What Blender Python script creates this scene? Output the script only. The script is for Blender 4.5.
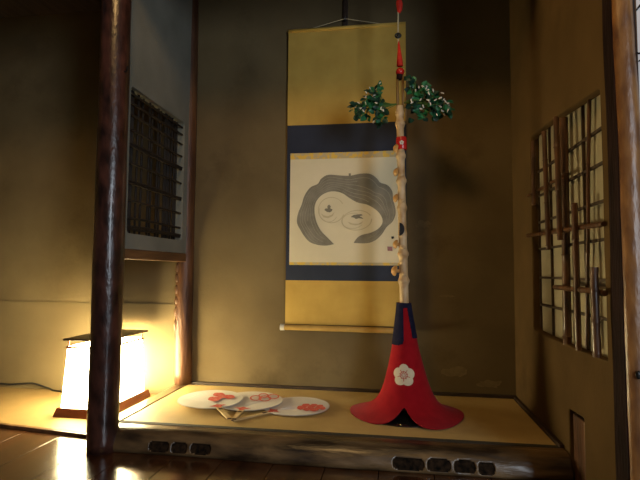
import bpy, bmesh, math, random
from math import sin, cos, pi, radians, sqrt, atan2
from mathutils import Vector, Matrix, noise

random.seed(7)
for o in list(bpy.data.objects):
    bpy.data.objects.remove(o, do_unlink=True)
scene = bpy.context.scene
COL = scene.collection

# ------------------------------------------------------------------ camera
FPX, YAW, PITCH, ROLL, CAM_Z = 491.5, radians(8.7), radians(3.6), radians(0.445), 0.56
_f = Vector((-sin(YAW) * cos(PITCH), cos(YAW) * cos(PITCH), sin(PITCH)))
_r = Vector((cos(YAW), sin(YAW), 0)); _u = _r.cross(_f)
CR = cos(ROLL) * _r + sin(ROLL) * _u
CU = -sin(ROLL) * _r + cos(ROLL) * _u
CAM = Vector((0, 0, CAM_Z))
cd = bpy.data.cameras.new('camera'); cam = bpy.data.objects.new('camera', cd); COL.objects.link(cam)
m = Matrix((CR, CU, -_f)).transposed().to_4x4(); m.translation = CAM
cam.matrix_world = m
cd.sensor_width = 36; cd.lens = FPX / 640 * 36; cd.clip_start = 0.02
scene.camera = cam

def at(u, v, ax, val):
    """pixel (u, v) of the photograph -> point on the plane axis = val"""
    d = CR * ((u - 320) / FPX) - CU * ((v - 240) / FPX) + _f
    t = (val - CAM[ax]) / d[ax]
    return CAM + d * t
X, Y, Z = 0, 1, 2

# ------------------------------------------------------------------ world, lights, exposure
w = bpy.data.worlds.new('dim_daylight'); scene.world = w; w.use_nodes = True
w.node_tree.nodes['Background'].inputs[0].default_value = (0.75, 0.85, 1.0, 1)
w.node_tree.nodes['Background'].inputs[1].default_value = 0.022

def area(name, loc, target, sx, sy, power, col):
    l = bpy.data.lights.new(name, 'AREA'); l.shape = 'RECTANGLE'; l.size = sx; l.size_y = sy
    l.energy = power; l.color = col
    o = bpy.data.objects.new(name, l); COL.objects.link(o); o.location = loc
    o.rotation_euler = (Vector(target) - Vector(loc)).to_track_quat('-Z', 'Y').to_euler()
    return o
# daylight from the room's garden window, to the right of the viewer
area('window_daylight', (1.5, -1.1, 1.05), (-0.5, 2.0, 0.9), 0.6, 1.2, 42.0, (0.80, 0.90, 1.0))
# the room's ceiling lamp above the viewer
pl = bpy.data.lights.new('ceiling_lamp_light', 'POINT'); pl.energy = 40; pl.color = (1.0, 0.60, 0.22); pl.shadow_soft_size = 0.20
po = bpy.data.objects.new('ceiling_lamp_light', pl); COL.objects.link(po); po.location = (-0.40, 0.45, 2.30)
LAMP_STRENGTH = 62.0

vs = scene.view_settings
vs.view_transform = 'Standard'; vs.look = 'None'; vs.gamma = 1.0; vs.use_curve_mapping = False; vs.exposure = 0.0

# ------------------------------------------------------------------ materials
def mat(name):
    mm = bpy.data.materials.new(name); mm.use_nodes = True
    return mm, mm.node_tree.nodes, mm.node_tree.links, mm.node_tree.nodes['Principled BSDF']

def noise_mat(name, c1, c2, scale=6, rough=0.8, spec=0.3, bump=0.0, bscale=60, stretch=(1, 1, 1), detail=6, lo=0.35, hi=0.65, coat=0.0, c3=None, s3=2.0, metal=0.0, bdist=0.01, coord='Object', sheen=0.0):
    mm, n, l, b = mat(name)
    tc = n.new('ShaderNodeTexCoord'); mp = n.new('ShaderNodeMapping'); mp.inputs['Scale'].default_value = stretch
    l.new(tc.outputs[coord], mp.inputs['Vector'])
    nz = n.new('ShaderNodeTexNoise'); nz.inputs['Scale'].default_value = scale; nz.inputs['Detail'].default_value = detail
    l.new(mp.outputs[0], nz.inputs['Vector'])
    cr = n.new('ShaderNodeValToRGB'); cr.color_ramp.elements[0].position = lo; cr.color_ramp.elements[1].position = hi
    cr.color_ramp.elements[0].color = (*c1, 1); cr.color_ramp.elements[1].color = (*c2, 1)
    l.new(nz.outputs['Fac'], cr.inputs[0])
    out = cr.outputs[0]
    if c3:
        n3 = n.new('ShaderNodeTexNoise'); n3.inputs['Scale'].default_value = s3; n3.inputs['Detail'].default_value = 8
        n3.inputs['Roughness'].default_value = 0.65
        l.new(tc.outputs[coord], n3.inputs['Vector'])
        r3 = n.new('ShaderNodeValToRGB'); r3.color_ramp.elements[0].position = 0.56; r3.color_ramp.elements[1].position = 0.72
        l.new(n3.outputs['Fac'], r3.inputs[0])
        mx = n.new('ShaderNodeMix'); mx.data_type = 'RGBA'
        l.new(r3.outputs[0], mx.inputs['Factor']); l.new(out, mx.inputs[6]); mx.inputs[7].default_value = (*c3, 1)
        out = mx.outputs[2]
    l.new(out, b.inputs['Base Color'])
    b.inputs['Roughness'].default_value = rough; b.inputs['Specular IOR Level'].default_value = spec
    b.inputs['Coat Weight'].default_value = coat; b.inputs['Coat Roughness'].default_value = 0.12
    b.inputs['Metallic'].default_value = metal
    b.inputs['Sheen Weight'].default_value = sheen
    if bump:
        nb = n.new('ShaderNodeTexNoise'); nb.inputs['Scale'].default_value = bscale; nb.inputs['Detail'].default_value = 5
        l.new(mp.outputs[0], nb.inputs['Vector'])
        bp = n.new('ShaderNodeBump'); bp.inputs['Strength'].default_value = bump; bp.inputs['Distance'].default_value = bdist
        l.new(nb.outputs['Fac'], bp.inputs['Height']); l.new(bp.outputs[0], b.inputs['Normal'])
    return mm

def weave_mat(name, c1, c2, sx, sz, rough=0.75, bump=0.3, axes=(X, Z), var=0.2):
    """fine woven surface: crossing wave bands plus cloudy variation"""
    mm, n, l, b = mat(name)
    tc = n.new('ShaderNodeTexCoord')
    wa = n.new('ShaderNodeTexWave'); wa.bands_direction = 'XYZ'[axes[0]]; wa.inputs['Scale'].default_value = sx; wa.inputs['Distortion'].default_value = 0.6
    wb = n.new('ShaderNodeTexWave'); wb.bands_direction = 'XYZ'[axes[1]]; wb.inputs['Scale'].default_value = sz; wb.inputs['Distortion'].default_value = 0.6
    nz = n.new('ShaderNodeTexNoise'); nz.inputs['Scale'].default_value = 9; nz.inputs['Detail'].default_value = 6
    for t in (wa, wb, nz): l.new(tc.outputs['Object'], t.inputs['Vector'])
    a = n.new('ShaderNodeMath'); a.operation = 'MULTIPLY'; l.new(wa.outputs['Fac'], a.inputs[0]); l.new(wb.outputs['Fac'], a.inputs[1])
    s = n.new('ShaderNodeMath'); s.operation = 'MULTIPLY_ADD'; l.new(a.outputs[0], s.inputs[0]); s.inputs[1].default_value = 0.45; l.new(nz.outputs['Fac'], s.inputs[2])
    cr = n.new('ShaderNodeValToRGB'); cr.color_ramp.elements[0].position = 0.3; cr.color_ramp.elements[1].position = 0.95
    cr.color_ramp.elements[0].color = (*c1, 1); cr.color_ramp.elements[1].color = (*c2, 1)
    l.new(s.outputs[0], cr.inputs[0]); l.new(cr.outputs[0], b.inputs['Base Color'])
    b.inputs['Roughness'].default_value = rough; b.inputs['Specular IOR Level'].default_value = 0.25
    bp = n.new('ShaderNodeBump'); bp.inputs['Strength'].default_value = bump; bp.inputs['Distance'].default_value = 0.002
    l.new(a.outputs[0], bp.inputs['Height']); l.new(bp.outputs[0], b.inputs['Normal'])
    return mm

M = {}
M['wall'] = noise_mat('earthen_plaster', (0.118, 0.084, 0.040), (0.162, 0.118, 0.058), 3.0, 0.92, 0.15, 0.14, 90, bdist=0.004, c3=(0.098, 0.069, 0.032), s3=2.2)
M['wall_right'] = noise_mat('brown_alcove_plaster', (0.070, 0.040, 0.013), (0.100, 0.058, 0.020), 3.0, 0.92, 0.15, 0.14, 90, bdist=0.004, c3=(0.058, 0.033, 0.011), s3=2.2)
M['paper_scuff'] = noise_mat('scuffed_plaster', (0.155, 0.112, 0.055), (0.20, 0.145, 0.072), 30, 0.92, 0.1, 0.3, 90)
M['wall_grey'] = noise_mat('grey_plaster', (0.155, 0.155, 0.127), (0.205, 0.203, 0.17), 4.0, 0.9, 0.15, 0.3, 90, bdist=0.005)
M['paper_wainscot'] = noise_mat('wainscot_paper', (0.122, 0.087, 0.041), (0.160, 0.117, 0.057), 3.0, 0.92, 0.15, 0.12, 90, bdist=0.004)
M['post'] = noise_mat('polished_post_wood', (0.012, 0.005, 0.004), (0.075, 0.028, 0.019), 11, 0.30, 0.5, 0.28, 34, (2.4, 2.4, 1.2), 9, 0.34, 0.70, coat=0.2, bdist=0.007)
M['backpost'] = noise_mat('red_brown_post_wood', (0.042, 0.017, 0.009), (0.14, 0.06, 0.024), 8, 0.45, 0.4, 0.3, 30, (3, 3, 0.5), 6)
M['rail'] = noise_mat('rail_wood', (0.07, 0.03, 0.012), (0.16, 0.075, 0.03), 8, 0.5, 0.4, 0.2, 40, (4, 0.5, 4), 6)
M['sill'] = noise_mat('polished_sill_log', (0.022, 0.012, 0.006), (0.19, 0.115, 0.05), 9, 0.36, 0.5, 0.9, 22, (0.55, 2.2, 2.2), 10, 0.36, 0.66, coat=0.15, bdist=0.005)
M['sill_dark'] = noise_mat('bark_in_notches', (0.004, 0.003, 0.002), (0.03, 0.017, 0.009), 60, 0.9, 0.08, 0.8, 70, bdist=0.004)
M['chip'] = noise_mat('pale_chip_edge', (0.12, 0.08, 0.045), (0.2, 0.14, 0.08), 40, 0.6)
M['frame_gloss'] = noise_mat('lacquered_frame_strip', (0.06, 0.034, 0.014), (0.12, 0.07, 0.03), 8, 0.28, 0.5, 0.1, 50, (4, 0.5, 4), 6, coat=0.3)
M['frame_dark'] = noise_mat('dark_frame_strip', (0.022, 0.013, 0.009), (0.05, 0.03, 0.02), 10, 0.5, 0.4, 0.1, 50, (1, 1, 4))
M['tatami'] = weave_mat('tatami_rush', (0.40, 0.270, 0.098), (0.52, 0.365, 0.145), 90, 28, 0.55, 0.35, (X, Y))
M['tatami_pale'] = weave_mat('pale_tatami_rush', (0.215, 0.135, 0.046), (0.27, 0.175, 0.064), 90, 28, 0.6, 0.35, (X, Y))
M['border'] = noise_mat('tatami_border_cloth', (0.03, 0.026, 0.018), (0.05, 0.042, 0.03), 80, 0.85)
M['plank'] = noise_mat('lacquered_floor_plank', (0.018, 0.007, 0.003), (0.078, 0.029, 0.010), 8, 0.20, 0.5, 0.30, 14, (3.5, 0.35, 3), 7, 0.3, 0.72, coat=0.6, bdist=0.003)
M['ceiling'] = noise_mat('dark_ceiling_board', (0.016, 0.011, 0.008), (0.035, 0.022, 0.015), 8, 0.7, 0.2, 0.2, 40, (4, 0.5, 4))
M['reed'] = noise_mat('dark_reed', (0.006, 0.004, 0.003), (0.022, 0.013, 0.007), 22, 0.7, 0.4, 0.2, 60, (3, 3, 1))
M['bamboo'] = noise_mat('smoked_bamboo', (0.042, 0.017, 0.006), (0.135, 0.056, 0.019), 14, 0.42, 0.5, 0.2, 40, (4, 4, 0.6), coat=0.2)
M['shoji_wood'] = noise_mat('shoji_wood', (0.03, 0.018, 0.010), (0.06, 0.036, 0.020), 14, 0.6, 0.3, 0.1, 40)
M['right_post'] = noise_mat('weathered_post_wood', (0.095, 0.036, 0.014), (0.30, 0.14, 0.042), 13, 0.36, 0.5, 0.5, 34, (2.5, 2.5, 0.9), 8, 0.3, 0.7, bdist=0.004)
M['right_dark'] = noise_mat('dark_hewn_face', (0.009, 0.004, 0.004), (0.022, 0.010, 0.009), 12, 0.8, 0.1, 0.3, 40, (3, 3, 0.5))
M['ink'] = noise_mat('black_ink', (0.01, 0.009, 0.009), (0.03, 0.028, 0.03), 30, 0.8)
M['metal_dark'] = noise_mat('dark_iron', (0.015, 0.014, 0.014), (0.05, 0.05, 0.05), 40, 0.35, 0.5, metal=0.8)
M['gold_silk'] = weave_mat('gold_silk_mount', (0.44, 0.27, 0.05), (0.60, 0.39, 0.085), 170, 60, 0.6, 0.3, (X, Z))
M['navy_silk'] = weave_mat('navy_silk_mount', (0.015, 0.020, 0.038), (0.026, 0.033, 0.058), 170, 90, 0.6, 0.3, (X, Z))
M['scroll_paper'] = noise_mat('scroll_picture_paper', (0.68, 0.60, 0.41), (0.75, 0.66, 0.46), 5, 0.8, 0.2)
M['brocade'] = noise_mat('gold_brocade', (0.50, 0.40, 0.22), (0.72, 0.47, 0.07), 45, 0.5, 0.4, lo=0.48, hi=0.55)
M['roller'] = noise_mat('roller_wood', (0.42, 0.25, 0.06), (0.52, 0.33, 0.09), 20, 0.5, 0.4)
M['ivory'] = noise_mat('ivory_knob', (0.55, 0.52, 0.45), (0.65, 0.62, 0.55), 20, 0.4, 0.5)
M['hair'] = noise_mat('grey_brush_wash', (0.20, 0.18, 0.135), (0.27, 0.245, 0.19), 16, 0.85, 0.1, stretch=(1, 1, 1), detail=8)
M['hair_line'] = noise_mat('pale_brush_line', (0.34, 0.31, 0.24), (0.40, 0.36, 0.28), 16, 0.85, 0.1)
M['ring_line'] = noise_mat('ochre_brush_ring', (0.54, 0.46, 0.29), (0.60, 0.51, 0.33), 16, 0.85, 0.1)
M['seal'] = noise_mat('faded_seal_ink', (0.30, 0.13, 0.14), (0.38, 0.2, 0.2), 60, 0.85)
M['cord_pale'] = noise_mat('pale_cord', (0.45, 0.36, 0.2), (0.55, 0.45, 0.28), 80, 0.8)
M['staff'] = noise_mat('pale_staff_wood', (0.36, 0.20, 0.07), (0.60, 0.44, 0.25), 26, 0.5, 0.4, 0.2, 60, (1, 1, 0.7), lo=0.3, hi=0.65)
M['staff_bamboo'] = noise_mat('split_bamboo', (0.17, 0.095, 0.026), (0.28, 0.165, 0.05), 18, 0.4, 0.4, 0.1, 60, (4, 4, 0.4))
M['knob'] = noise_mat('amber_knob_wood', (0.42, 0.20, 0.045), (0.60, 0.36, 0.13), 40, 0.45, 0.4)
M['red_lacquer'] = noise_mat('red_lacquer', (0.42, 0.012, 0.010), (0.52, 0.02, 0.016), 20, 0.25, 0.5)
M['red_cord'] = noise_mat('red_cord', (0.48, 0.015, 0.008), (0.60, 0.03, 0.012), 60, 0.7)
M['felt'] = noise_mat('red_felt', (0.25, 0.004, 0.008), (0.30, 0.006, 0.011), 30, 0.9, 0.1, 0.15, 300, bdist=0.001, sheen=0.05)
M['navy_cloth'] = noise_mat('navy_collar_cloth', (0.008, 0.008, 0.022), (0.014, 0.013, 0.034), 40, 0.9, 0.1)
M['white_felt'] = noise_mat('white_applique', (0.58, 0.49, 0.33), (0.64, 0.55, 0.39), 30, 0.85)
M['red_stitch'] = noise_mat('red_stitch', (0.42, 0.03, 0.03), (0.5, 0.05, 0.05), 30, 0.85)
M['black_lacquer'] = noise_mat('black_lacquer', (0.006, 0.006, 0.006), (0.012, 0.012, 0.011), 20, 0.15, 0.5)
M['glint_gold'] = noise_mat('stand_glint_gold', (0.6, 0.45, 0.15), (0.7, 0.55, 0.2), 20, 0.25, 0.5, metal=0.9)  # bright metal colour for the modelled highlight on the stand
M['leaf'] = noise_mat('green_leaf', (0.008, 0.085, 0.034), (0.025, 0.20, 0.075), 60, 0.4, 0.45)
M['leaf_dark'] = noise_mat('dark_green_leaf', (0.006, 0.03, 0.018), (0.015, 0.06, 0.035), 60, 0.4, 0.45)
M['stem'] = noise_mat('green_stem', (0.06, 0.12, 0.02), (0.1, 0.17, 0.03), 60, 0.6)
M['blossom'] = noise_mat('white_blossom', (0.55, 0.50, 0.42), (0.68, 0.64, 0.55), 60, 0.7)
M['fan_paper'] = noise_mat('white_fan_paper', (0.66, 0.62, 0.55), (0.74, 0.70, 0.63), 8, 0.75, 0.2)
M['fan_rim'] = noise_mat('fan_rim_paper', (0.5, 0.45, 0.40), (0.6, 0.55, 0.5), 30, 0.75)
M['fan_red'] = noise_mat('red_fan_print', (0.56, 0.045, 0.03), (0.68, 0.27, 0.19), 130, 0.8, lo=0.42, hi=0.66)
M['fan_bamboo'] = noise_mat('fan_handle_bamboo', (0.52, 0.36, 0.15), (0.66, 0.50, 0.26), 20, 0.5)
M['fan_hole'] = noise_mat('fan_handle_dark_core', (0.05, 0.022, 0.012), (0.09, 0.04, 0.02), 30, 0.6)
M['lamp_wood'] = noise_mat('red_brown_lamp_wood', (0.105, 0.028, 0.010), (0.18, 0.05, 0.018), 8, 0.4, 0.4, 0.1, 40, (1, 1, 5))
M['lamp_lid'] = noise_mat('dark_lamp_lid', (0.07, 0.045, 0.022), (0.11, 0.072, 0.036), 10, 0.45, 0.4)
M['cable'] = noise_mat('black_cable', (0.012, 0.011, 0.01), (0.02, 0.018, 0.016), 30, 0.5)

def emissive(name, col, s):
    mm, n, l, b = mat(name)
    b.inputs['Base Color'].default_value = (0.7, 0.65, 0.5, 1); b.inputs['Roughness'].default_value = 0.9
    b.inputs['Emission Color'].default_value = (*col, 1); b.inputs['Emission Strength'].default_value = s
    return mm
M['bulb'] = emissive('lit_bulb', (1.0, 0.80, 0.42), LAMP_STRENGTH * 8)
M['lamp_paper'] = emissive('lit_lamp_paper', (1.0, 0.84, 0.46), LAMP_STRENGTH)

def translucent(name, col):
    mm, n, l, b = mat(name)
    b.inputs['Base Color'].default_value = (*col, 1); b.inputs['Roughness'].default_value = 0.9
    tr = n.new('ShaderNodeBsdfTranslucent'); tr.inputs[0].default_value = (*col, 1)
    mx = n.new('ShaderNodeMixShader'); mx.inputs[0].default_value = 0.35
    nz = n.new('ShaderNodeTexNoise'); nz.inputs['Scale'].default_value = 40
    bp = n.new('ShaderNodeBump'); bp.inputs['Strength'].default_value = 0.1; l.new(nz.outputs['Fac'], bp.inputs['Height']); l.new(bp.outputs[0], b.inputs['Normal'])
    l.new(b.outputs[0], mx.inputs[1]); l.new(tr.outputs[0], mx.inputs[2])
    l.new(mx.outputs[0], n['Material Output'].inputs['Surface'])
    return mm
M['shoji_paper'] = translucent('shoji_paper', (0.44, 0.38, 0.25))
M['door_paper'] = noise_mat('white_door_paper', (0.60, 0.57, 0.55), (0.68, 0.65, 0.63), 6, 0.85, 0.2)

# ------------------------------------------------------------------ helpers
WLOC = {}
def new_bm(): return bmesh.new()

def box(bm, x0, x1, y0, y1, z0, z1, bevel=0.0):
    g = bmesh.ops.create_cube(bm, size=1)
    vs_ = g['verts']
    for v in vs_:
        v.co = Vector(((x0 + x1) / 2 + v.co.x * (x1 - x0), (y0 + y1) / 2 + v.co.y * (y1 - y0), (z0 + z1) / 2 + v.co.z * (z1 - z0)))
    if bevel:
        es = list({e for v in vs_ for e in v.link_edges})
        bmesh.ops.bevel(bm, geom=es, offset=bevel, segments=2, affect='EDGES', profile=0.6)
    return bm

def tube(bm, pts, radii, n=10, cap=True):
    pts = [Vector(p) for p in pts]
    if not hasattr(radii, '__len__'): radii = [radii] * len(pts)
    rings = []; prev = None
    for i, p in enumerate(pts):
        d = (pts[min(i + 1, len(pts) - 1)] - pts[max(i - 1, 0)]).normalized()
        if prev is None:
            a = d.orthogonal().normalized()
        else:
            a = (prev - d * prev.dot(d)).normalized()
        prev = a; b = d.cross(a)
        rings.append([bm.verts.new(p + (a * cos(2 * pi * k / n) + b * sin(2 * pi * k / n)) * radii[i]) for k in range(n)])
    for i in range(len(rings) - 1):
        for k in range(n):
            bm.faces.new((rings[i][k], rings[i][(k + 1) % n], rings[i + 1][(k + 1) % n], rings[i + 1][k]))
    if cap:
        bm.faces.new(rings[0][::-1]); bm.faces.new(rings[-1])
    return bm

def poly(bm, pts):
    return bm.faces.new([bm.verts.new(p) for p in pts])

def prism(bm, pts, off):
    off = Vector(off); a = [bm.verts.new(p) for p in pts]; b = [bm.verts.new(Vector(p) + off) for p in pts]
    n = len(a)
    bm.faces.new(a[::-1]); bm.faces.new(b)
    for i in range(n): bm.faces.new((a[i], a[(i + 1) % n], b[(i + 1) % n], b[i]))
    return bm

def sphere(bm, c, r, sx=1, sy=1, sz=1, seg=12):
    g = bmesh.ops.create_uvsphere(bm, u_segments=seg, v_segments=max(6, seg // 2 + 2), radius=1)
    for v in g['verts']: v.co = Vector((c[0] + v.co.x * r * sx, c[1] + v.co.y * r * sy, c[2] + v.co.z * r * sz))
    return bm

def link_mesh(name, me, material, parent=None, smooth=False):
    vsx = [v.co for v in me.vertices]
    lo = Vector([min(c[i] for c in vsx) for i in range(3)]); hi = Vector([max(c[i] for c in vsx) for i in range(3)])
    c = (lo + hi) / 2; c.z = lo.z
    for v in me.vertices: v.co -= c
    o = bpy.data.objects.new(name, me); COL.objects.link(o)
    if material is not None:
        for mt in (material if isinstance(material, (list, tuple)) else [material]): me.materials.append(M[mt])
    WLOC[o] = c.copy()
    if parent is not None:
        o.parent = parent; o.location = c - WLOC[parent]
    else:
        o.location = c
    if smooth:
        for p in me.polygons: p.use_smooth = True
    return o

def obj(name, bm, material, parent=None, smooth=False, recalc=True):
    if recalc: bmesh.ops.recalc_face_normals(bm, faces=bm.faces[:])
    me = bpy.data.meshes.new(name); bm.to_mesh(me); bm.free()
    return link_mesh(name, me, material, parent, smooth)

def smooth_angle(o, deg=40):
    me = o.data
    for p in me.polygons: p.use_smooth = True
    me.set_sharp_from_angle(angle=radians(deg))
    return o

def thing(name, label, cat, loc, group=None):
    o = bpy.data.objects.new(name, None); COL.objects.link(o); o.empty_display_size = 0.05
    o.location = loc; WLOC[o] = Vector(loc); o['label'] = label; o['category'] = cat
    if group: o['group'] = group
    return o

def tag(o, label, cat, group=None):
    o['label'] = label; o['category'] = cat
    if group: o['group'] = group
    return o

def struct(o, label, cat='structure'):
    o['kind'] = 'structure'; o['label'] = label; o['category'] = cat
    return o

def slab_with_holes(name, outer, holes, x0, x1, material, bev=0.004):
    """slab in the YZ plane between x0 and x1; outer and holes are lists of (y, z)"""
    cu = bpy.data.curves.new(name, 'CURVE'); cu.dimensions = '2D'; cu.fill_mode = 'BOTH'
    cu.extrude = (x1 - x0) / 2 - bev; cu.bevel_depth = bev; cu.bevel_resolution = 1; cu.offset = -bev
    for pts in [outer] + holes:
        s = cu.splines.new('POLY'); s.points.add(len(pts) - 1); s.use_cyclic_u = True
        for p, q in zip(s.points, pts): p.co = (q[0], q[1], 0, 1)
    t = bpy.data.objects.new(name, cu); COL.objects.link(t)
    bpy.context.view_layer.update()
    me = bpy.data.meshes.new_from_object(t.evaluated_get(bpy.context.evaluated_depsgraph_get()))
    bpy.data.objects.remove(t, do_unlink=True)
    me.materials.clear()
    for v in me.vertices:
        a, b, c = v.co; v.co = Vector(((x0 + x1) / 2 + c, a, b))
    bm = new_bm(); bm.from_mesh(me); bmesh.ops.remove_doubles(bm, verts=bm.verts[:], dist=1e-5)
    return obj(name, bm, material)

def rounded_rect(y0, y1, z0, z1, r, n=4, wob=0.0):
    pts = []
    for cy, cz, a0 in ((y1 - r, z1 - r, 0), (y0 + r, z1 - r, 90), (y0 + r, z0 + r, 180), (y1 - r, z0 + r, 270)):
        for k in range(n + 1):
            a = radians(a0 + 90 * k / n)
            pts.append((cy + r * cos(a) + random.uniform(-wob, wob), cz + r * sin(a) + random.uniform(-wob, wob)))
    return pts

# ================================================================== THE SETTING
YB = 2.35            # back wall face
XR = 0.535           # right alcove wall face
XL = -1.02           # face of the low side wall on the left
FZ = -0.075          # plank floor
TZ = -0.062           # mat beyond the post

bm = box(new_bm(), -3.3, XR + 0.10, YB, YB + 0.08, FZ - 0.05, 2.3)
struct(obj('wall_back', bm, 'wall'), 'brown earthen plaster wall behind the hanging scroll and the lamp', 'wall')

WB = bpy.data.objects['wall_back']
def flake(cu, cv, ru, rv, seed):
    r_ = random.Random(seed); pts = []
    for k in range(18):
        a = 2 * pi * k / 18; q = at(cu + ru * cos(a) * r_.uniform(.6, 1.1), cv + rv * sin(a) * r_.uniform(.5, 1.1), Y, YB - 0.0008); pts.append(q)
    bm = new_bm(); prism(bm, pts, (0, 0.0007, 0)); obj('plaster_scuff', bm, 'paper_scuff', WB)
flake(447, 296, 9, 1.8, 1); flake(423, 224, 8, 5, 2); flake(455, 372, 16, 6, 3); flake(490, 384, 14, 5, 4)
# plank floor
fl = bpy.data.objects.new('floor', None); COL.objects.link(fl); fl.location = (0, 0, FZ - 0.03); WLOC[fl] = Vector((0, 0, FZ - 0.03))
struct(fl, 'dark lacquered plank floor in front of the alcove', 'floor')
jx = at(86, 448.5, Z, FZ).x
PW = 0.172
k0 = int((-3.2 - jx) / PW)
for k in range(k0, k0 + 26):
    x = jx + k * PW
    bm = box(new_bm(), x + 0.0012, x + PW - 0.0012, -0.7, 2.02 if x + PW < -1.0 else 1.70, FZ - 0.03, FZ, bevel=0.0009)
    o = obj('plank', bm, 'plank', fl)
bm = box(new_bm(), -3.3, 1.6, -0.8, 2.4, FZ - 0.06, FZ - 0.031); obj('subfloor', bm, 'frame_dark', fl)

# alcove mat
def border_mat(name, x0, x1, y0, y1, z0, z1, material, label):
    t = thing(name, label, 'mat', ((x0 + x1) / 2, (y0 + y1) / 2, z0))
    bm = box(new_bm(), x0, x1, y0, y1, z0, z1, bevel=0.003); obj('rush_surface', bm, material, t)
    return t
border_mat('tatami_mat', -1.005, 0.518, 1.7225, 2.327, -0.05, 0.0, 'tatami', 'plain rush mat covering the raised alcove floor under the fans')
t = thing('tatami_mat', 'brightly lit rush mat under the glowing paper lantern', 'mat', (-2.0, 2.1, FZ))
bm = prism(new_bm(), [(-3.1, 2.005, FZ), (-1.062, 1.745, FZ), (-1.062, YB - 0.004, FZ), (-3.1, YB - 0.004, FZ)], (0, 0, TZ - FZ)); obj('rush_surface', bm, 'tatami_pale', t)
bm = prism(new_bm(), [(-3.1, 1.993, FZ), (-1.062, 1.733, FZ), (-1.062, 1.7445, FZ), (-3.1, 2.0045, FZ)], (0, 0, TZ - FZ - 0.001))
struct(obj('trim_1', bm, 'rail'), 'thin brown wooden strip between the lantern mat and the planks', 'trim')
# glossy frame strip on the left, dark ones at the back and right
bm = box(new_bm(), -1.058, -1.009, 1.66, 2.345, FZ, 0.002, bevel=0.003)
struct(obj('trim_2', bm, 'frame_gloss'), 'polished wooden strip edging the alcove beside the lantern', 'trim')
bm = box(new_bm(), -1.006, XR - 0.001, 2.3285, YB - 0.0005, -0.04, 0.011, bevel=0.002)
struct(obj('baseboard_back', bm, 'frame_dark'), 'dark wooden strip along the foot of the back wall', 'baseboard')
bm = box(new_bm(), 0.5195, XR - 0.0005, 1.712, 2.327, -0.04, 0.010, bevel=0.002)
struct(obj('baseboard_right', bm, 'frame_dark'), 'dark wooden strip along the foot of the right alcove wall', 'baseboard')

# the hewn log sill along the front of the alcove
def notch_groups():
    g = []
    for row in (((148.5, 169), (171, 187), (190, 211)), ((392.5, 424.5), (427, 451), (454, 476), (478.5, 495))):
        g.append(row)
    return g
NOTCH = []
for (a, b) in notch_groups()[0]: NOTCH.append((at(a, 447, Y, 1.625).x, at(b, 447.5, Y, 1.625).x, -0.046 + random.uniform(-.002, .002), 0.0170))
for (a, b) in notch_groups()[1]: NOTCH.append((at(a, 463, Y, 1.622).x, at(b, 464, Y, 1.622).x, -0.046 + random.uniform(-.002, .002), 0.0190))
SX0, SX1 = -1.004, XR - 0.004
NX, NT = 760, 40
bm = new_bm(); grid = []
for i in range(NX + 1):
    x = SX0 + (SX1 - SX0) * i / NX; row = []
    wv = 0.006 * noise.noise(Vector((x * 2.2, 3.1, 0))) + 0.0035 * noise.noise(Vector((x * 7, 1.7, 0)))
    swell = 0.012 * sin(pi * (x - SX0) / (SX1 - SX0))
    for j in range(NT + 1):
        t = j / NT
        # profile from the mat edge over a rounded nose down to the planks
        a = -0.15 + t * 1.75
        if t < 0.25:
            y, z = 1.714 - (t / 0.25) * 0.037, 0.0 - 0.001 * t
        else:
            q = (t - 0.25) / 0.75; an = q * pi * 0.72
            y = 1.677 - 0.052 * (sin(an) ** 0.9) - swell * sin(an)
            z = -0.076 + 0.076 * (0.5 + 0.5 * cos(q * pi)) - 0.0
        fq = max(0.0, (t - 0.2) / 0.8)
        n3 = noise.noise(Vector((x * 9, y * 26, z * 40))) * 0.0022
        y += (wv + n3) * min(1, fq * 3); z += (wv * 0.25) * min(1, fq * 3) * (1 - t)
        dep = 0.0
        for (xa, xb, zc, hh) in NOTCH:
            dx = abs(x - (xa + xb) / 2) / ((xb - xa) / 2); dz = abs(z - zc) / (hh * 0.92)
            if dx < 1 and dz < 1 and t > 0.3:
                dep = max(dep, min(1, (1 - (dx ** 5 + dz ** 3.0)) * 5)) if dx ** 5 + dz ** 3.0 < 1 else dep
        y += 0.0065 * dep
        row.append((bm.verts.new((x, y, z)), dep))
    grid.append(row)
for i in range(NX):
    for j in range(NT):
        q = (grid[i][j], grid[i + 1][j], grid[i + 1][j + 1], grid[i][j + 1])
        f = bm.faces.new([v for v, _ in q])
        if sum(d for _, d in q) > 1.2: f.material_index = 1
for side in (grid[0], grid[-1]):
    ring = [v for v, _ in side]
    bm.faces.new(ring)
sill = obj('trim_3', bm, ['sill', 'sill_dark'], smooth=True)
struct(sill, 'polished log sill with dark hewn notches along the alcove front', 'sill')

bm = box(new_bm(), -1.004, 0.519, 1.7075, 1.7222, -0.012, 0.0012)
bm = box(bm, -1.004, 0.519, 1.7222, 1.731, 0.0001, 0.0012)
struct(obj('trim_9', bm, 'border'), 'narrow dark border strip between the alcove mat and the log sill', 'trim')
# right alcove wall with a window opening and a small niche
w0, w1, wz0, wz1 = 1.368, 2.01, 0.335, 1.09
hole_win = [(1.368, 0.336), (1.45, 0.334), (1.7, 0.333), (1.9, 0.335), (2.035, 0.338), (2.048, 0.35), (2.045, 0.6), (2.047, 0.85),
            (2.040, 1.085), (2.030, 1.100), (1.94, 1.098), (1.70, 1.080), (1.5, 1.060), (1.385, 1.05), (1.369, 1.043), (1.366, 0.8), (1.371, 0.62), (1.366, 0.5)]
hole_niche = rounded_rect(1.537, 1.664, FZ + 0.004, 0.137, 0.01, 3)
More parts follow.
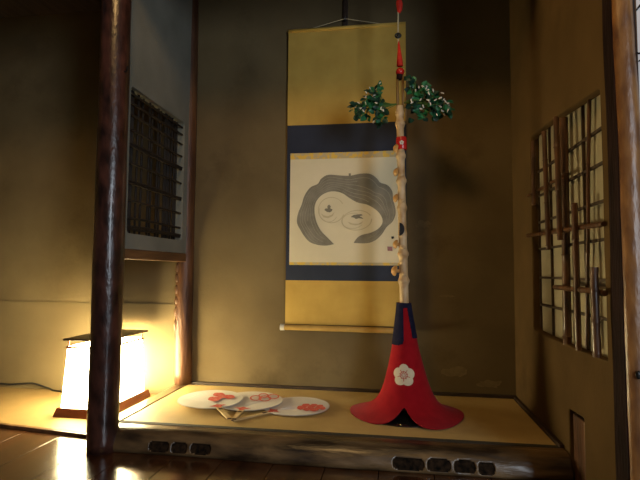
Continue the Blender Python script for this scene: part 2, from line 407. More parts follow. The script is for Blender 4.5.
# slanted top of the niche
hole_niche = [(y, z + (0.006 if z > 0.05 and y < 1.6 else 0)) for y, z in hole_niche]
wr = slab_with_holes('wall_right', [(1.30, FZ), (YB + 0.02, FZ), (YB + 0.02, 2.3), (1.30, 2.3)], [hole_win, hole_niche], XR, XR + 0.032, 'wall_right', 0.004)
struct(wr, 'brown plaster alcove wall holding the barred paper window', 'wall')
bm = box(new_bm(), XR + 0.005, XR + 0.070, 1.547, 1.646, FZ, 0.130, bevel=0.006)
struct(obj('trim_4', bm, 'backpost'), 'stub of brown wood in the wall niche at the sill end', 'trim')
bm = box(new_bm(), XR + 0.072, XR + 0.084, 1.53, 1.67, FZ, 0.15)
struct(obj('trim_5', bm, 'frame_dark'), 'dark backing behind the wood stub in the wall niche', 'trim')

# low-hung side wall on the left with its reed window
hole_l = [(1.752, 0.703), (2.236, 0.701), (2.247, 0.712), (2.247, 0.95), (2.246, 1.262), (2.236, 1.276), (1.765, 1.281), (1.752, 1.27), (1.75, 0.9)]
hole_l = rounded_rect(1.752, 2.246, 0.701, 1.279, 0.018, 4)
sw = slab_with_holes('wall_left', [(1.655, 0.640), (2.335, 0.640), (2.335, 2.3), (1.655, 2.3)], [hole_l], XL - 0.045, XL, 'wall_grey', 0.003)
struct(sw, 'grey plaster side wall hung between two posts with a reed window', 'wall')
bm = box(new_bm(), XL - 0.047, XL + 0.002, 1.63, 2.31, 0.600, 0.640, bevel=0.004)
struct(obj('trim_6', bm, 'rail'), 'red-brown wooden rail under the grey side wall', 'trim')

# ceilings and the lintel above the alcove front
bm = box(new_bm(), XL - 0.02, XR + 0.1, 1.66, YB + 0.02, 2.22, 2.26)
struct(obj('ceiling', bm, 'ceiling'), 'dark boarded ceiling inside the alcove', 'ceiling')
cz = at(50, 14.5, Y, YB).z
bm = box(new_bm(), -3.3, XL - 0.046, 1.60, YB + 0.02, cz, cz + 0.05)
struct(obj('ceiling', bm, 'ceiling'), 'low dark wooden ceiling over the lantern corner', 'ceiling')
bm = box(new_bm(), XL + 0.004, XR - 0.002, 1.60, 1.66, 1.735, 1.80, bevel=0.01)
struct(obj('trim_7', bm, 'rail'), 'wooden lintel across the top of the alcove opening', 'trim')
bm = box(new_bm(), -3.3, XL - 0.06, 1.60, 1.66, 1.65, 1.73, bevel=0.01)  # unseen lintel, added to keep ceiling lamp light off the wall behind
struct(obj('added_lintel', bm, 'rail'), 'unseen wooden lintel added to shade the upper wall of the lantern corner', 'trim')
bm = box(new_bm(), -3.3, XL - 0.06, 1.612, 1.65, 1.73, 2.3)  # unseen strip continuing the added light block up to the top
struct(obj('wall_front', bm, 'wall'), 'unseen plaster strip added above the lantern corner lintel to block lamp light', 'wall')
bm = box(new_bm(), XL + 0.004, XR - 0.002, 1.612, 1.65, 1.80, 2.3)
struct(obj('wall_front', bm, 'wall'), 'plaster wall strip above the alcove lintel', 'wall')
bm = box(new_bm(), -3.38, -3.3, 0.4, YB + 0.08, FZ - 0.05, 2.3)
struct(obj('wall_side', bm, 'wall'), 'plaster wall at the far end of the lantern corner', 'wall')
# paper wainscot on the wall behind the lantern
bm = box(new_bm(), -3.28, -1.085, YB - 0.0025, YB - 0.0003, TZ, at(140, 303.5, Y, YB).z)
struct(obj('trim_8', bm, 'paper_wainscot'), 'paper dado pasted on the lower wall behind the lantern', 'trim')

# ------------------------------------------------------------------ posts
def log_post(name, label, cx, cy, r, z0, z1, material, lean=(0, 0), wob=0.004, nz=46, n=28, taper=0.0, seed=0.0):
    bm = new_bm(); rings = []
    for i in range(nz + 1):
        t = i / nz; z = z0 + (z1 - z0) * t
        ox = cx + lean[0] * t + wob * noise.noise(Vector((seed, z * 2.1, 0))); oy = cy + lean[1] * t + wob * noise.noise(Vector((seed + 5, z * 2.1, 0)))
        ring = []
        for k in range(n):
            a = 2 * pi * k / n
            rr = r * (1 - taper * t) * (1 + 0.035 * noise.noise(Vector((cos(a) * 1.6 + seed, sin(a) * 1.6, z * 4.0))) + 0.018 * noise.noise(Vector((cos(a) * 5, sin(a) * 5 + seed, z * 14))))
            ring.append(bm.verts.new((ox + rr * cos(a), oy + rr * sin(a), z)))
        rings.append(ring)
    for i in range(nz):
        for k in range(n):
            bm.faces.new((rings[i][k], rings[i][(k + 1) % n], rings[i + 1][(k + 1) % n], rings[i + 1][k]))
    bm.faces.new(rings[0][::-1]); bm.faces.new(rings[-1])
    return bm
pt = thing('alcove_post', 'dark polished round log post standing in front of the paper lantern', 'post', (-1.0195, 1.637, FZ))
obj('log', log_post('log', '', -1.0195, 1.637, 0.0525, FZ, 2.3, 'post', lean=(-0.006, 0), wob=0.003, nz=70), 'post', pt, smooth=True)
nh = at(126, 72.5, Y, 1.63)
bm = tube(new_bm(), [(nh.x - 0.010, 1.628, nh.z), (nh.x + 0.012, 1.615, nh.z), (nh.x + 0.015, 1.612, nh.z + 0.004), (nh.x + 0.016, 1.612, nh.z + 0.014)], 0.0030, 8)
obj('nail_hook', bm, 'metal_dark', pt)

pt = thing('corner_post', 'slim red-brown peeled log post in the rear left corner of the alcove', 'post', (-1.036, 2.332, 0.0035))
bm = log_post('log', '', -1.036, 2.332, 0.043, 0.0035, 2.3, 'backpost', lean=(-0.012, 0.0), wob=0.006, seed=3.3)
obj('log', bm, 'backpost', pt, smooth=True)
# adze facets cut into the lantern side of this post
for zc, hh in ((0.57, 0.022), (0.52, 0.02), (0.465, 0.022), (0.41, 0.02), (0.355, 0.026), (0.29, 0.03)):
    bm = new_bm(); sphere(bm, (-1.063, 2.295, zc), 1, 0.011, 0.0055, hh, 10)
    obj('adze_facet', bm, 'rail', pt, smooth=True)

# right-hand room post: round weathered log with one dark hewn face
pt = thing('room_post', 'weathered orange-brown log post with a dark hewn face beside the barred window', 'post', (0.57, 1.28, FZ))
bm = new_bm(); rings = []
NZP = 60
for i in range(NZP + 1):
    z = FZ + (2.3 - FZ) * i / NZP
    tpr = 0.022 * max(0, min(1, z / 1.25))
    wob = 0.0035 * noise.noise(Vector((z * 3.0, 8.2, 0)))
    prof = [(0.531, 1.316), (0.531, 1.246 + tpr * 0.9)]
    e = 1.246 + tpr * 0.9
    prof += [(0.534, e - 0.006), (0.541, e - 0.0125), (0.552, e - 0.016), (0.566 - tpr * .2, e - 0.016), (0.580 - tpr * .5, e - 0.011), (0.590 - tpr * .6, e - 0.002), (0.594 - tpr * .6, e + 0.012), (0.594 - tpr * .6, 1.316)]
    rings.append([bm.verts.new((px + wob + 0.0012 * noise.noise(Vector((px * 90, py * 90, z * 22))), py + 0.0016 * noise.noise(Vector((px * 60, z * 24, 3))), z)) for px, py in prof])
npf = len(rings[0])
for i in range(NZP):
    for k in range(npf):
        bm.faces.new((rings[i][k], rings[i][(k + 1) % npf], rings[i + 1][(k + 1) % npf], rings[i + 1][k]))
bm.faces.new(rings[0][::-1]); bm.faces.new(rings[-1])
smooth_angle(obj('log', bm, 'right_post', pt), 50)
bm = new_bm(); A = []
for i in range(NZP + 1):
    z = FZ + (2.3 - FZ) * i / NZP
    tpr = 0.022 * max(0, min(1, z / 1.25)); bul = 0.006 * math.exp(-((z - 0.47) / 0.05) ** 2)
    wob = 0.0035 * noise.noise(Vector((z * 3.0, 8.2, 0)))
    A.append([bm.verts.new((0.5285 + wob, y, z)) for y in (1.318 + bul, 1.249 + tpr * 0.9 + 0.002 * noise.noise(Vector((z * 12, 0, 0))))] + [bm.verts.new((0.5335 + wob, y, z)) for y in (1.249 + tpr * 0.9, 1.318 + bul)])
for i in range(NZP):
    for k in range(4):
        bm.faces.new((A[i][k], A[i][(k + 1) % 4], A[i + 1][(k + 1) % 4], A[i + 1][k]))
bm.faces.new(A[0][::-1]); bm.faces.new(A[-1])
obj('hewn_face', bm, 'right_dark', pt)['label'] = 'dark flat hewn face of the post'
nk = at(638.5, 375, Y, 1.232)
obj('iron_nail', sphere(new_bm(), (nk.x, 1.232, nk.z), 0.0062, 1, 0.7, 1.6), 'metal_dark', pt, smooth=True)

# white papered door beyond the post
dr = bpy.data.objects.new('door_1', None); COL.objects.link(dr); dr.location = (1.1, 1.27, FZ); WLOC[dr] = Vector((1.1, 1.27, FZ))
struct(dr, 'white papered sliding door with brush marks beyond the weathered post', 'door')
obj('paper_sheet', box(new_bm(), 0.585, 1.55, 1.268, 1.280, FZ + 0.02, 2.2), 'door_paper', dr)
obj('door_rail', box(new_bm(), 0.60, 1.55, 1.262, 1.284, FZ, FZ + 0.02), 'frame_dark', dr)
obj('door_rail', box(new_bm(), 0.60, 1.55, 1.262, 1.284, 2.2, 2.24), 'frame_dark', dr)
for pts in (((636, 11), (638, 8), (640.5, 5), (643, 4)), ((638, 61.5), (640, 60.5), (643, 61)), ((636.5, 52), (638.5, 53.5), (642, 53))):
    P = [at(u, v, Y, 1.2675) for u, v in pts]
    obj('brush_mark', tube(new_bm(), P, [0.0008, 0.0022, 0.0028, 0.001][:len(P)], 6), 'ink', dr)

# ------------------------------------------------------------------ right window: paper screen and bamboo bars
win = bpy.data.objects.new('window_1', None); COL.objects.link(win); win.location = (XR + 0.05, 1.68, 0.335); WLOC[win] = Vector(win.location)
struct(win, 'paper window with smoked bamboo bars in the right alcove wall', 'window')
PX = XR + 0.034
obj('paper_sheet', box(new_bm(), PX, PX + 0.0015, 1.34, 2.09, 0.30, 1.14), 'shoji_paper', win)
def shoji_bar(p, q, r=0.0042):
    bm = new_bm(); p, q = Vector(p), Vector(q); d = (q - p).normalized(); s = Vector((0, d.z, -d.y))
    if abs(d.z) > 0.5: s = Vector((0, 1, 0))
    else: s = Vector((0, 0, 1))
    prism(bm, [p - s * r, p + s * r, q + s * r, q - s * r], (-0.008, 0, 0))
    obj('screen_bar', bm, 'shoji_wood', win)
PB = PX - 0.0005
for v in (129, 164, 202, 240, 280, 318):
    z = at(602, v, X, PB).z
    shoji_bar((PB, 1.345, z), (PB, 2.07, z), 0.0040)
for u in (540.5, 552.5, 567.0, 587.0):
    y = at(u, 230, X, PB).y
    shoji_bar((PB, y, 0.31), (PB, y, 1.12), 0.0036)
# bamboo bars in front of the screen: (top pixel, bottom pixel, radius, plane offset)
def bamboo(top, bot, r, dx, name='bamboo_bar', wobble=0.0025):
    a = at(*top, X, XR + dx); b = at(*bot, X, XR + dx)
    n = 14; pts = []; rad = []
    ax = (b - a); sd = random.random() * 50
    for i in range(n + 1):
        t = i / n; p = a + ax * t
        p += Vector((0, noise.noise(Vector((sd, t * 3, 0))) * wobble, noise.noise(Vector((sd, t * 3, 9))) * wobble))
        pts.append(p); rad.append(r * (1 + 0.10 * noise.noise(Vector((sd, t * 6, 4)))))
    # raised nodes
    L = ax.length; P2 = []; R2 = []
    for i in range(n):
        P2.append(pts[i]); R2.append(rad[i])
        if i % 5 == 3:
            mid = pts[i].lerp(pts[i + 1], 0.5); u_ = ax.normalized()
            P2 += [mid - u_ * 0.003, mid, mid + u_ * 0.003]; R2 += [rad[i], rad[i] * 1.18, rad[i]]
    P2.append(pts[-1]); R2.append(rad[-1])
    o = obj(name, tube(new_bm(), P2, R2, 10), 'bamboo', win); smooth_angle(o, 60)
bamboo((533.5, 141), (534, 205), 0.0080, -0.021)
bamboo((544, 131), (548.5, 250), 0.0080, -0.021)
bamboo((556, 117), (560, 240), 0.0088, -0.022)
bamboo((563.5, 118), (567.5, 345), 0.0130, 0.012, 'bamboo_pole')
bamboo((574.5, 203), (578.5, 350), 0.0088, -0.023)
bamboo((594, 267), (597, 357.5), 0.0098, -0.036)
bamboo((589, 101), (587.5, 349), 0.0055, 0.019, 'thin_bamboo_bar', 0.010)
bamboo((527.5, 236), (604, 224.5), 0.0070, -0.0075)
bamboo((555, 287), (605, 293), 0.0078, -0.018)
bamboo((528, 196), (563, 176), 0.0055, -0.0065, 'thin_bamboo_bar')

# ------------------------------------------------------------------ left reed window
win2 = bpy.data.objects.new('window_2', None); COL.objects.link(win2); win2.location = (XL - 0.02, 2.0, 0.70); WLOC[win2] = Vector(win2.location)
struct(win2, 'unglazed window of dark crossed reeds in the grey side wall', 'window')
rx = XL - 0.022
rows = [0.725, 0.768, 0.838, 0.905, 0.985, 1.052, 1.118, 1.178, 1.225, 1.262]
for z in rows:
    n = 8; sd = random.random() * 50
    for c in range(1 if z not in (0.905, 1.052, 0.725) else 2):
        dz = (c - 0.5) * 0.009
        pts = [(rx + 0.010 + 0.002 * (c % 2), 1.742 + (2.258 - 1.742) * i / n, z + dz + 0.004 * noise.noise(Vector((sd + c, i * 0.5, 0)))) for i in range(n + 1)]
        obj('reed', tube(new_bm(), pts, 0.0050, 7), 'reed', win2, smooth=True)
y = 1.762
while y < 2.24:
    sd = random.random() * 50; back = random.choice((0, 0, 0.006))
    pts = [(rx - 0.004 - back, y + 0.003 * noise.noise(Vector((sd, i * 0.6, 0))), 0.694 + (1.286 - 0.694) * i / 6) for i in range(7)]
    obj('reed', tube(new_bm(), pts, 0.0052, 7), 'reed', win2, smooth=True)
    y += random.choice((0.0125, 0.0125, 0.020, 0.034, 0.042, 0.048))

# ================================================================== THINGS
# ------------------------------------------------------------------ paper lantern
LX0, LX1, LY0, LY1 = -1.425, -1.19, 1.915, 2.312
LB = TZ
lam = thing('paper_lantern', 'glowing white paper lantern with a flat dark lid and red-brown base', 'lantern', ((LX0 + LX1) / 2, (LY0 + LY1) / 2, LB))
def frustum(bm, x0, x1, y0, y1, z0, X0, X1, Y0, Y1, z1):
    a = [bm.verts.new(p) for p in ((x0, y0, z0), (x1, y0, z0), (x1, y1, z0), (x0, y1, z0))]
    b = [bm.verts.new(p) for p in ((X0, Y0, z1), (X1, Y0, z1), (X1, Y1, z1), (X0, Y1, z1))]
    bm.faces.new(a[::-1]); bm.faces.new(b)
    for i in range(4): bm.faces.new((a[i], a[(i + 1) % 4], b[(i + 1) % 4], b[i]))
bm = new_bm(); frustum(bm, LX0, LX1, LY0, LY1, LB, LX0 + .010, LX1 - .010, LY0 + .010, LY1 - .010, LB + 0.036)
obj('base', bm, 'lamp_wood', lam)
zb, zt = LB + 0.036, LB + 0.290
ib, it = 0.022, 0.034
C0 = [Vector((LX0 + ib, LY0 + ib, zb)), Vector((LX1 - ib, LY0 + ib, zb)), Vector((LX1 - ib, LY1 - ib, zb)), Vector((LX0 + ib, LY1 - ib, zb))]
C1 = [Vector((LX0 + it, LY0 + it, zt)), Vector((LX1 - it, LY0 + it, zt)), Vector((LX1 - it, LY1 - it, zt)), Vector((LX0 + it, LY1 - it, zt))]
cen = Vector(((LX0 + LX1) / 2, (LY0 + LY1) / 2, 0))
for i in range(4):
    a, b, c, d = C0[i], C0[(i + 1) % 4], C1[(i + 1) % 4], C1[i]
    nrm = (b - a).cross(d - a).normalized()
    bm = prism(new_bm(), [a, b, c, d], -nrm * 0.002)
    obj('paper_panel', bm, 'lamp_paper', lam)
for i in range(4):
    out = (C0[i] - cen); out.z = 0; out.normalize()
    bm = tube(new_bm(), [C0[i] - out * 0.004, C1[i] - out * 0.004, C1[i] - out * 0.004 + Vector((0, 0, 0.026))], 0.0035, 6)
    obj('corner_rod', bm, 'lamp_wood', lam)
for i in range(4):
    a, b = C1[i], C1[(i + 1) % 4]
    off = ((a + b) / 2 - cen); off.z = 0; off = off.normalized() * 0.004; bm = tube(new_bm(), [a + off - Vector((0, 0, .004)), b + off - Vector((0, 0, .004))], 0.0050, 6); obj('top_rod', bm, 'lamp_wood', lam)
zl = zt + 0.026
bm = box(new_bm(), LX0 + 0.022, LX1 - 0.016, LY0 + 0.018, LY1 - 0.016, zl, zl + 0.009, bevel=0.002)
obj('lid', bm, 'lamp_lid', lam)
bm = new_bm(); n = 16
ring = [bm.verts.new((cen.x + 0.03 * cos(2 * pi * k / n), cen.y + 0.03 * sin(2 * pi * k / n), zb + 0.06)) for k in range(n)]
bm.free()
obj('bulb', sphere(new_bm(), (cen.x, cen.y, zb + 0.13), 0.032, 1, 1, 1.2), 'bulb', lam, smooth=True)

# cable on the mat along the wall
P = []
for u, v in ((-40, 382.5), (-10, 383), (0, 383.5), (10, 384.5), (18, 383.8), (26, 383.4), (32, 383), (38, 384.5), (45, 387), (50, 388.6)):
    q = at(u, v, Y, YB - 0.012); P.append((q.x, YB - 0.012, max(q.z, TZ + 0.004)))
e = at(53, 390.5, Z, TZ + 0.004)
P += [(e.x, e.y, TZ + 0.004), (-1.50, 2.27, TZ + 0.004), (-1.43, 2.24, TZ + 0.006)]
tag(obj('power_cable', tube(new_bm(), P, 0.0042, 8), 'cable', smooth=True), 'black power cable lying along the wall behind the lantern', 'cable')

# ------------------------------------------------------------------ hanging scroll
SY = 2.325
sc = thing('hanging_scroll', 'tall hanging scroll with gold and navy silk mount and a grey brush painting', 'scroll', (-0.235, SY, 0.28))
sxl, sxr = -0.522, 0.052
def sbox(name, x0, x1, z0, z1, material, proud=0.0, th=0.0012):
    bm = new_bm()
    # gently bowed cloth: a strip of quads
    n = 8; rows_ = []
    for i in range(n + 1):
        x = x0 + (x1 - x0) * i / n
        rows_.append(x)
    def yy(x): return SY - proud + 0.004 * sin(pi * (x - sxl) / (sxr - sxl))
    fa = [[bm.verts.new((x, yy(x) + d, z)) for x in rows_] for d in (0, th) for z in (z0, z1)]
    for i in range(n):
        bm.faces.new((fa[0][i], fa[0][i + 1], fa[1][i + 1], fa[1][i])); bm.faces.new((fa[2][i + 1], fa[2][i], fa[3][i], fa[3][i + 1]))
        bm.faces.new((fa[1][i], fa[1][i + 1], fa[3][i + 1], fa[3][i])); bm.faces.new((fa[0][i + 1], fa[0][i], fa[2][i], fa[2][i + 1]))
    bm.faces.new((fa[0][0], fa[1][0], fa[3][0], fa[2][0])); bm.faces.new((fa[0][n], fa[2][n], fa[3][n], fa[1][n]))
    return obj(name, bm, material, sc)
pxl, pxr = -0.505, 0.034
zt_, zg, zp1, zp0, zn, zb_ = 1.757, 1.272, 1.132, 0.588, 0.514, 0.305
sbox('upper_mount', sxl, sxr, zg, zt_ - 0.012, 'gold_silk')
sbox('navy_band', sxl, sxr, zn, zg, 'navy_silk')
sbox('lower_mount', sxl, sxr, zb_, zn, 'gold_silk')
pic = sbox('picture_paper', pxl, pxr, zp0, zp1, 'scroll_paper', 0.0013)
sbox('brocade_strip', pxl, pxr, zp1 - 0.030, zp1, 'brocade', 0.0022, 0.0008)
sbox('brocade_strip', pxl, pxr, zp0, zp0 + 0.013, 'brocade', 0.0022, 0.0008)
bm = tube(new_bm(), [(sxl, SY, zt_ - 0.008), (sxr, SY, zt_ - 0.008)], 0.0085, 10); obj('top_bar', bm, 'gold_silk', sc, smooth=True)
bm = tube(new_bm(), [(sxl - 0.004, SY - 0.002, 0.290), (sxr + 0.004, SY - 0.002, 0.286)], 0.0135, 14); smooth_angle(obj('roller', bm, 'roller', sc))
for xa, xb, zz in ((sxl - 0.022, sxl - 0.002, 0.290), (sxr + 0.002, sxr + 0.024, 0.286)):
    bm = tube(new_bm(), [(xa, SY - 0.002, zz), (xb, SY - 0.002, zz)], 0.0155, 14); smooth_angle(obj('roller_knob', bm, 'ivory', sc))
hk = at(345.5, 12, Y, YB - 0.01)
ctop = (hk.x, SY - 0.004, 1.792)
for xa in (-0.40, -0.07):
    obj('hanging_cord', tube(new_bm(), [(xa, SY, zt_), ctop], 0.0018, 6), 'cord_pale', sc)
# dark hanging strip on the wall that carries the scroll
hs = thing('scroll_hook', 'dark bamboo hanging strip on the wall above the scroll', 'hook', (hk.x, YB - 0.01, 1.77))
obj('strip', box(new_bm(), hk.x - 0.012, hk.x + 0.012, YB - 0.014, YB - 0.001, 1.765, 2.215, bevel=0.003), 'frame_dark', hs)
obj('hook', tube(new_bm(), [(hk.x, YB - 0.012, 1.785), (hk.x, SY - 0.006, 1.787), (hk.x, SY - 0.010, 1.797)], 0.003, 8), 'metal_dark', hs)

# painting on the picture paper
def sp(u, v, proud):
    q = at(u, v, Y, SY - proud); q.y = SY - proud + 0.004 * sin(pi * (q.x - sxl) / (sxr - sxl)); return q
def cp(x, y): return (280 + x / 3.43, 140 + y / 3.43)
outer = [(185, 357), (160, 362), (130, 360), (102, 350), (84, 331), (70, 309), (58, 284), (61, 254), (74, 221), (84, 190), (104, 162), (130, 150), (139, 134), (164, 119), (205, 121), (240, 122), (275, 115), (310, 116), (333, 132), (344, 146), (368, 154), (385, 175), (388, 205), (394, 225), (397, 252), (386, 280), (366, 298), (348, 325), (325, 345), (296, 354), (252, 353)]
inner = [(185, 357), (163, 335), (140, 311), (125, 281), (118, 245), (122, 215), (140, 191), (165, 178), (190, 176), (215, 183), (240, 200), (266, 214), (300, 222), (330, 240), (348, 262), (351, 285), (336, 305), (310, 318), (282, 325), (265, 335), (252, 353)]
def catmull(pts, m=5):
    out = []
    for i in range(len(pts) - 1):
        p0 = pts[max(i - 1, 0)]; p1 = pts[i]; p2 = pts[i + 1]; p3 = pts[min(i + 2, len(pts) - 1)]
        for k in range(m):
            t = k / m
            out.append(tuple(0.5 * (2 * p1[c] + (p2[c] - p0[c]) * t + (2 * p0[c] - 5 * p1[c] + 4 * p2[c] - p3[c]) * t * t + (3 * p1[c] - p0[c] - 3 * p2[c] + p3[c]) * t ** 3) for c in (0, 1)))
    out.append(pts[-1]); return out
def resample(pts, n):
    L = [0]
    for a, b in zip(pts, pts[1:]): L.append(L[-1] + math.dist(a, b))
    out = []; j = 0
    for i in range(n):
        s = L[-1] * i / (n - 1)
        while j < len(L) - 2 and L[j + 1] < s: j += 1
        t = (s - L[j]) / max(1e-9, L[j + 1] - L[j]); out.append((pts[j][0] + (pts[j + 1][0] - pts[j][0]) * t, pts[j][1] + (pts[j + 1][1] - pts[j][1]) * t))
    return out
N = 110
OU = resample(catmull(outer), N); IN = resample(catmull(inner), N)
def strip_between(ta, tb, proud, i0=0, i1=N, wave=0.0, ph=0):
    bm = new_bm(); rr = []
    for i in range(i0, i1):
        row = []
        for t in (ta, tb):
            tt = t + wave * sin(i * 0.35 + ph)
            a, b = OU[i], IN[i]; row.append(bm.verts.new(sp(*cp(a[0] + (b[0] - a[0]) * tt, a[1] + (b[1] - a[1]) * tt), proud)))
        rr.append(row)
    for r0, r1 in zip(rr, rr[1:]): bm.faces.new((r0[0], r1[0], r1[1], r0[1]))
    return bm
obj('painted_shape', strip_between(0, 1, 0.0019), 'hair', pic)['label'] = 'grey painted hair-like arch'
for t, w_, i0, i1 in ((0.16, 0.014, 4, 104), (0.30, 0.012, 8, 60), (0.44, 0.014, 6, 102), (0.58, 0.012, 20, 100), (0.72, 0.012, 6, 98), (0.86, 0.012, 10, 70)):
    obj('brush_line', strip_between(t, t + w_ * 1.3, 0.0023, i0, i1, 0.022, t * 9), 'hair_line', pic)
def ellipse_ring(cx, cy, rx_, ry_, wd, a0=0, a1=360, tilt=0):
    bm = new_bm(); rr = []; n = 48
    for i in range(n + 1):
        a = radians(a0 + (a1 - a0) * i / n); row = []
        for s in (1, 1 - wd):
            ex, ey = rx_ * s * cos(a), ry_ * s * sin(a); c, d = cos(radians(tilt)), sin(radians(tilt))
            row.append(bm.verts.new(sp(*cp(cx + ex * c - ey * d, cy + ex * d + ey * c), 0.0021)))
        rr.append(row)
    for r0, r1 in zip(rr, rr[1:]): bm.faces.new((r0[0], r1[0], r1[1], r0[1]))
    return bm
obj('painted_ring', ellipse_ring(176, 240, 46, 45, 0.06, 20, 330), 'ring_line', pic)
obj('painted_ring', ellipse_ring(166, 246, 33, 36, 0.06, 30, 200), 'ring_line', pic)
obj('painted_ring', ellipse_ring(263, 275, 53, 35, 0.07, 0, 340, -6), 'ring_line', pic)
obj('painted_ring', ellipse_ring(250, 277, 40, 27, 0.07, 40, 300, -6), 'ring_line', pic)
def blob(cx, cy, pts, name='painted_figure', material='hair', pr_=0.0025):
    bm = new_bm(); poly(bm, [sp(*cp(cx + a, cy + b), pr_) for a, b in pts]); obj(name, bm, material, pic)
blob(168, 236, [(-8, 10), (-16, 4), (-12, -2), (-5, -1), (-6, -10), (0, -15), (6, -9), (4, -2), (12, 2), (8, 9), (2, 12)])
blob(163, 256, [(-24, -6), (-14, 2), (0, 5), (14, 0), (24, -10), (18, 4), (2, 12), (-14, 9)], material='ring_line')
blob(264, 262, [(-22, 2), (-12, -5), (0, -7), (14, -8), (20, -4), (8, -1), (18, 4), (22, 8), (6, 6), (-4, 9), (-10, 4)])
blob(258, 284, [(-26, -4), (-10, 2), (10, 3), (28, -6), (20, 4), (0, 9), (-18, 5)], material='ring_line')
blob(386, 335, [(-5, -4), (4, -5), (6, 2), (-3, 5)], 'ink_mark', 'ink')
blob(377, 373, [(-9, -8), (8, -7), (9, 8), (-8, 7)], 'seal_mark', 'seal')
blob(239, 120, [(-4, -6), (4, -6), (3, 6), (-3, 6)], 'ink_mark', 'hair', 0.0026)

# ------------------------------------------------------------------ decorated staff
CX, CY = 0.034, 2.0
st = thing('decorated_staff', 'pale knobbly wooden staff with red bands, leafy sprigs and a red hanging cord', 'staff', (CX, CY, 0))
def stp(u, v): return at(u, v, Y, CY)
def pole_u(v): return 399.5 + (v - 100) * 0.0235
pts, rad = [], []
nodes = [(113, 1.28), (124, 1.45), (156, 1.38), (181, 1.38), (208, 1.32), (254, 1.35), (281, 1.35), (234, 1.12)]
v = 106.0
while v <= 318:
    p = stp(pole_u(v), v); r = 0.0140 + (v - 106) / 200 * 0.0040
    k = 1.0
    for nv, s in nodes:
        k = max(k, 1 + (s - 1) * math.exp(-((v - nv) / 2.8) ** 2))
    pts.append(p); rad.append(r * k); v += 1.25
# carry the pole down through the cloth to the stand
pts.append(Vector((CX, CY, 0.24))); rad.append(0.0175)
pts.append(Vector((CX, CY, 0.012))); rad.append(0.0175)
obj('pole', tube(new_bm(), pts, rad, 16), 'staff', st, smooth=True)
obj('stand', (lambda b: (tube(b, [(CX, CY, 0), (CX, CY, 0.004), (CX, CY, 0.008), (CX, CY, 0.014), (CX, CY, 0.018)], [0.166, 0.166, 0.150, 0.06, 0.03], 40), b)[1])(new_bm()), 'black_lacquer', st)
obj('stand_glint', sphere(new_bm(), (CX - 0.016, CY - 0.160, 0.007), 0.0028, 1.6, 1, 1), 'glint_gold', st)  # small bright bead in place of a specular highlight on the black lacquer
# split bamboo slats of the upper section
for u0 in (397.2, 402.6):
    a, b = stp(u0, 76), stp(u0 + 0.6, 112)
    obj('bamboo_slat', tube(new_bm(), [a, a.lerp(b, .5), b], 0.0055, 8), 'staff_bamboo', st, smooth=True)
a, b = stp(405.5, 97), stp(406, 124)
obj('bamboo_slat', tube(new_bm(), [a, b], 0.0030, 8), 'staff_bamboo', st, smooth=True)
# red bands and ball
def band(v0, v1, r, name='red_band'):
    a, b = stp(pole_u(v0) + 1.0, v0), stp(pole_u(v1) + 1.0, v1)
    return smooth_angle(obj(name, tube(new_bm(), [a, a.lerp(b, .08), a.lerp(b, .92), b], [r * .93, r, r, r * .93], 18), 'red_lacquer', st), 50)
rb = band(137.5, 150.0, 0.0215)
c = stp(pole_u(143.5) + 1.0, 143.8)
for k in range(5):
    a = 2 * pi * k / 5 + pi / 2
    obj('blossom_mark', sphere(new_bm(), (c.x + 0.0055 * cos(a), CY - 0.0212, c.z + 0.0055 * sin(a)), 0.0042, 1, 0.25, 1, 8), 'blossom', rb, smooth=True)
c = stp(400, 72)
obj('red_ball', sphere(new_bm(), c, 0.0175, 1, 1, 1.0, 18), 'red_lacquer', st, smooth=True)
a, b = stp(399.6, 72), stp(399.6, 79.5); obj('ball_collar', tube(new_bm(), [a, b], [0.0130, 0.0125], 16), 'right_dark', st, smooth=True)
# cord and tassel above
a, b, c2 = stp(400, 66), stp(399.3, 52), stp(398.6, 41)
obj('red_tassel', tube(new_bm(), [a, a.lerp(b, .5), b, c2], [0.0135, 0.0115, 0.0075, 0.003], 10), 'red_cord', st, smooth=True)
obj('hanging_cord', tube(new_bm(), [stp(398.6, 46), stp(398, 36), stp(398.2, 12), stp(398.6, -40)], 0.0032, 8), 'cord_pale', st, smooth=True)
obj('red_knot', tube(new_bm(), [stp(399, 13), stp(399.5, 10), stp(399.5, 4), stp(399, 0), stp(399, -8)], [0.005, 0.011, 0.014, 0.010, 0.007], 10), 'red_cord', st, smooth=True)
c = stp(398, 36)
bm = new_bm(); pr_ = []
for k in range(17):
    a = 2 * pi * k / 16; pr_.append((c.x + 0.011 * cos(a), CY - 0.004, c.z + 0.009 * sin(a)))
obj('metal_ring', tube(bm, pr_, 0.0038, 8, cap=False), 'metal_dark', st, smooth=True)
obj('metal_bell', sphere(new_bm(), (c.x + 0.002, CY - 0.007, c.z - 0.002), 0.0075, 1.1, 1, .9), 'metal_dark', st, smooth=True)
# mushroom knobs on the left side of the pole
for u, vv, s in ((398.0, 148.5, 1.05), (397.8, 172.5, 1.0), (397.6, 198.5, 1.0), (397.6, 244.5, 1.05), (396.8, 271, 1.2)):
    c = stp(u, vv); pc = stp(pole_u(vv), vv)
    d = Vector((-1, -0.25, 0.18)).normalized()
    bm = tube(new_bm(), [pc, c + d * 0.002, c + d * 0.004, c + d * 0.010 * s, c + d * 0.0165 * s, c + d * 0.019 * s], [0.008, 0.007, 0.0175 * s, 0.0165 * s, 0.0095 * s, 0.002], 14)
    smooth_angle(obj('knob', bm, 'knob', st), 50)
    g = bm = sphere(new_bm(), (pc.x + 0.001, CY - 0.017, pc.z - 0.012), 0.0085, 1.1, .55, .9, 10); obj('stub', bm, 'staff', st, smooth=True)
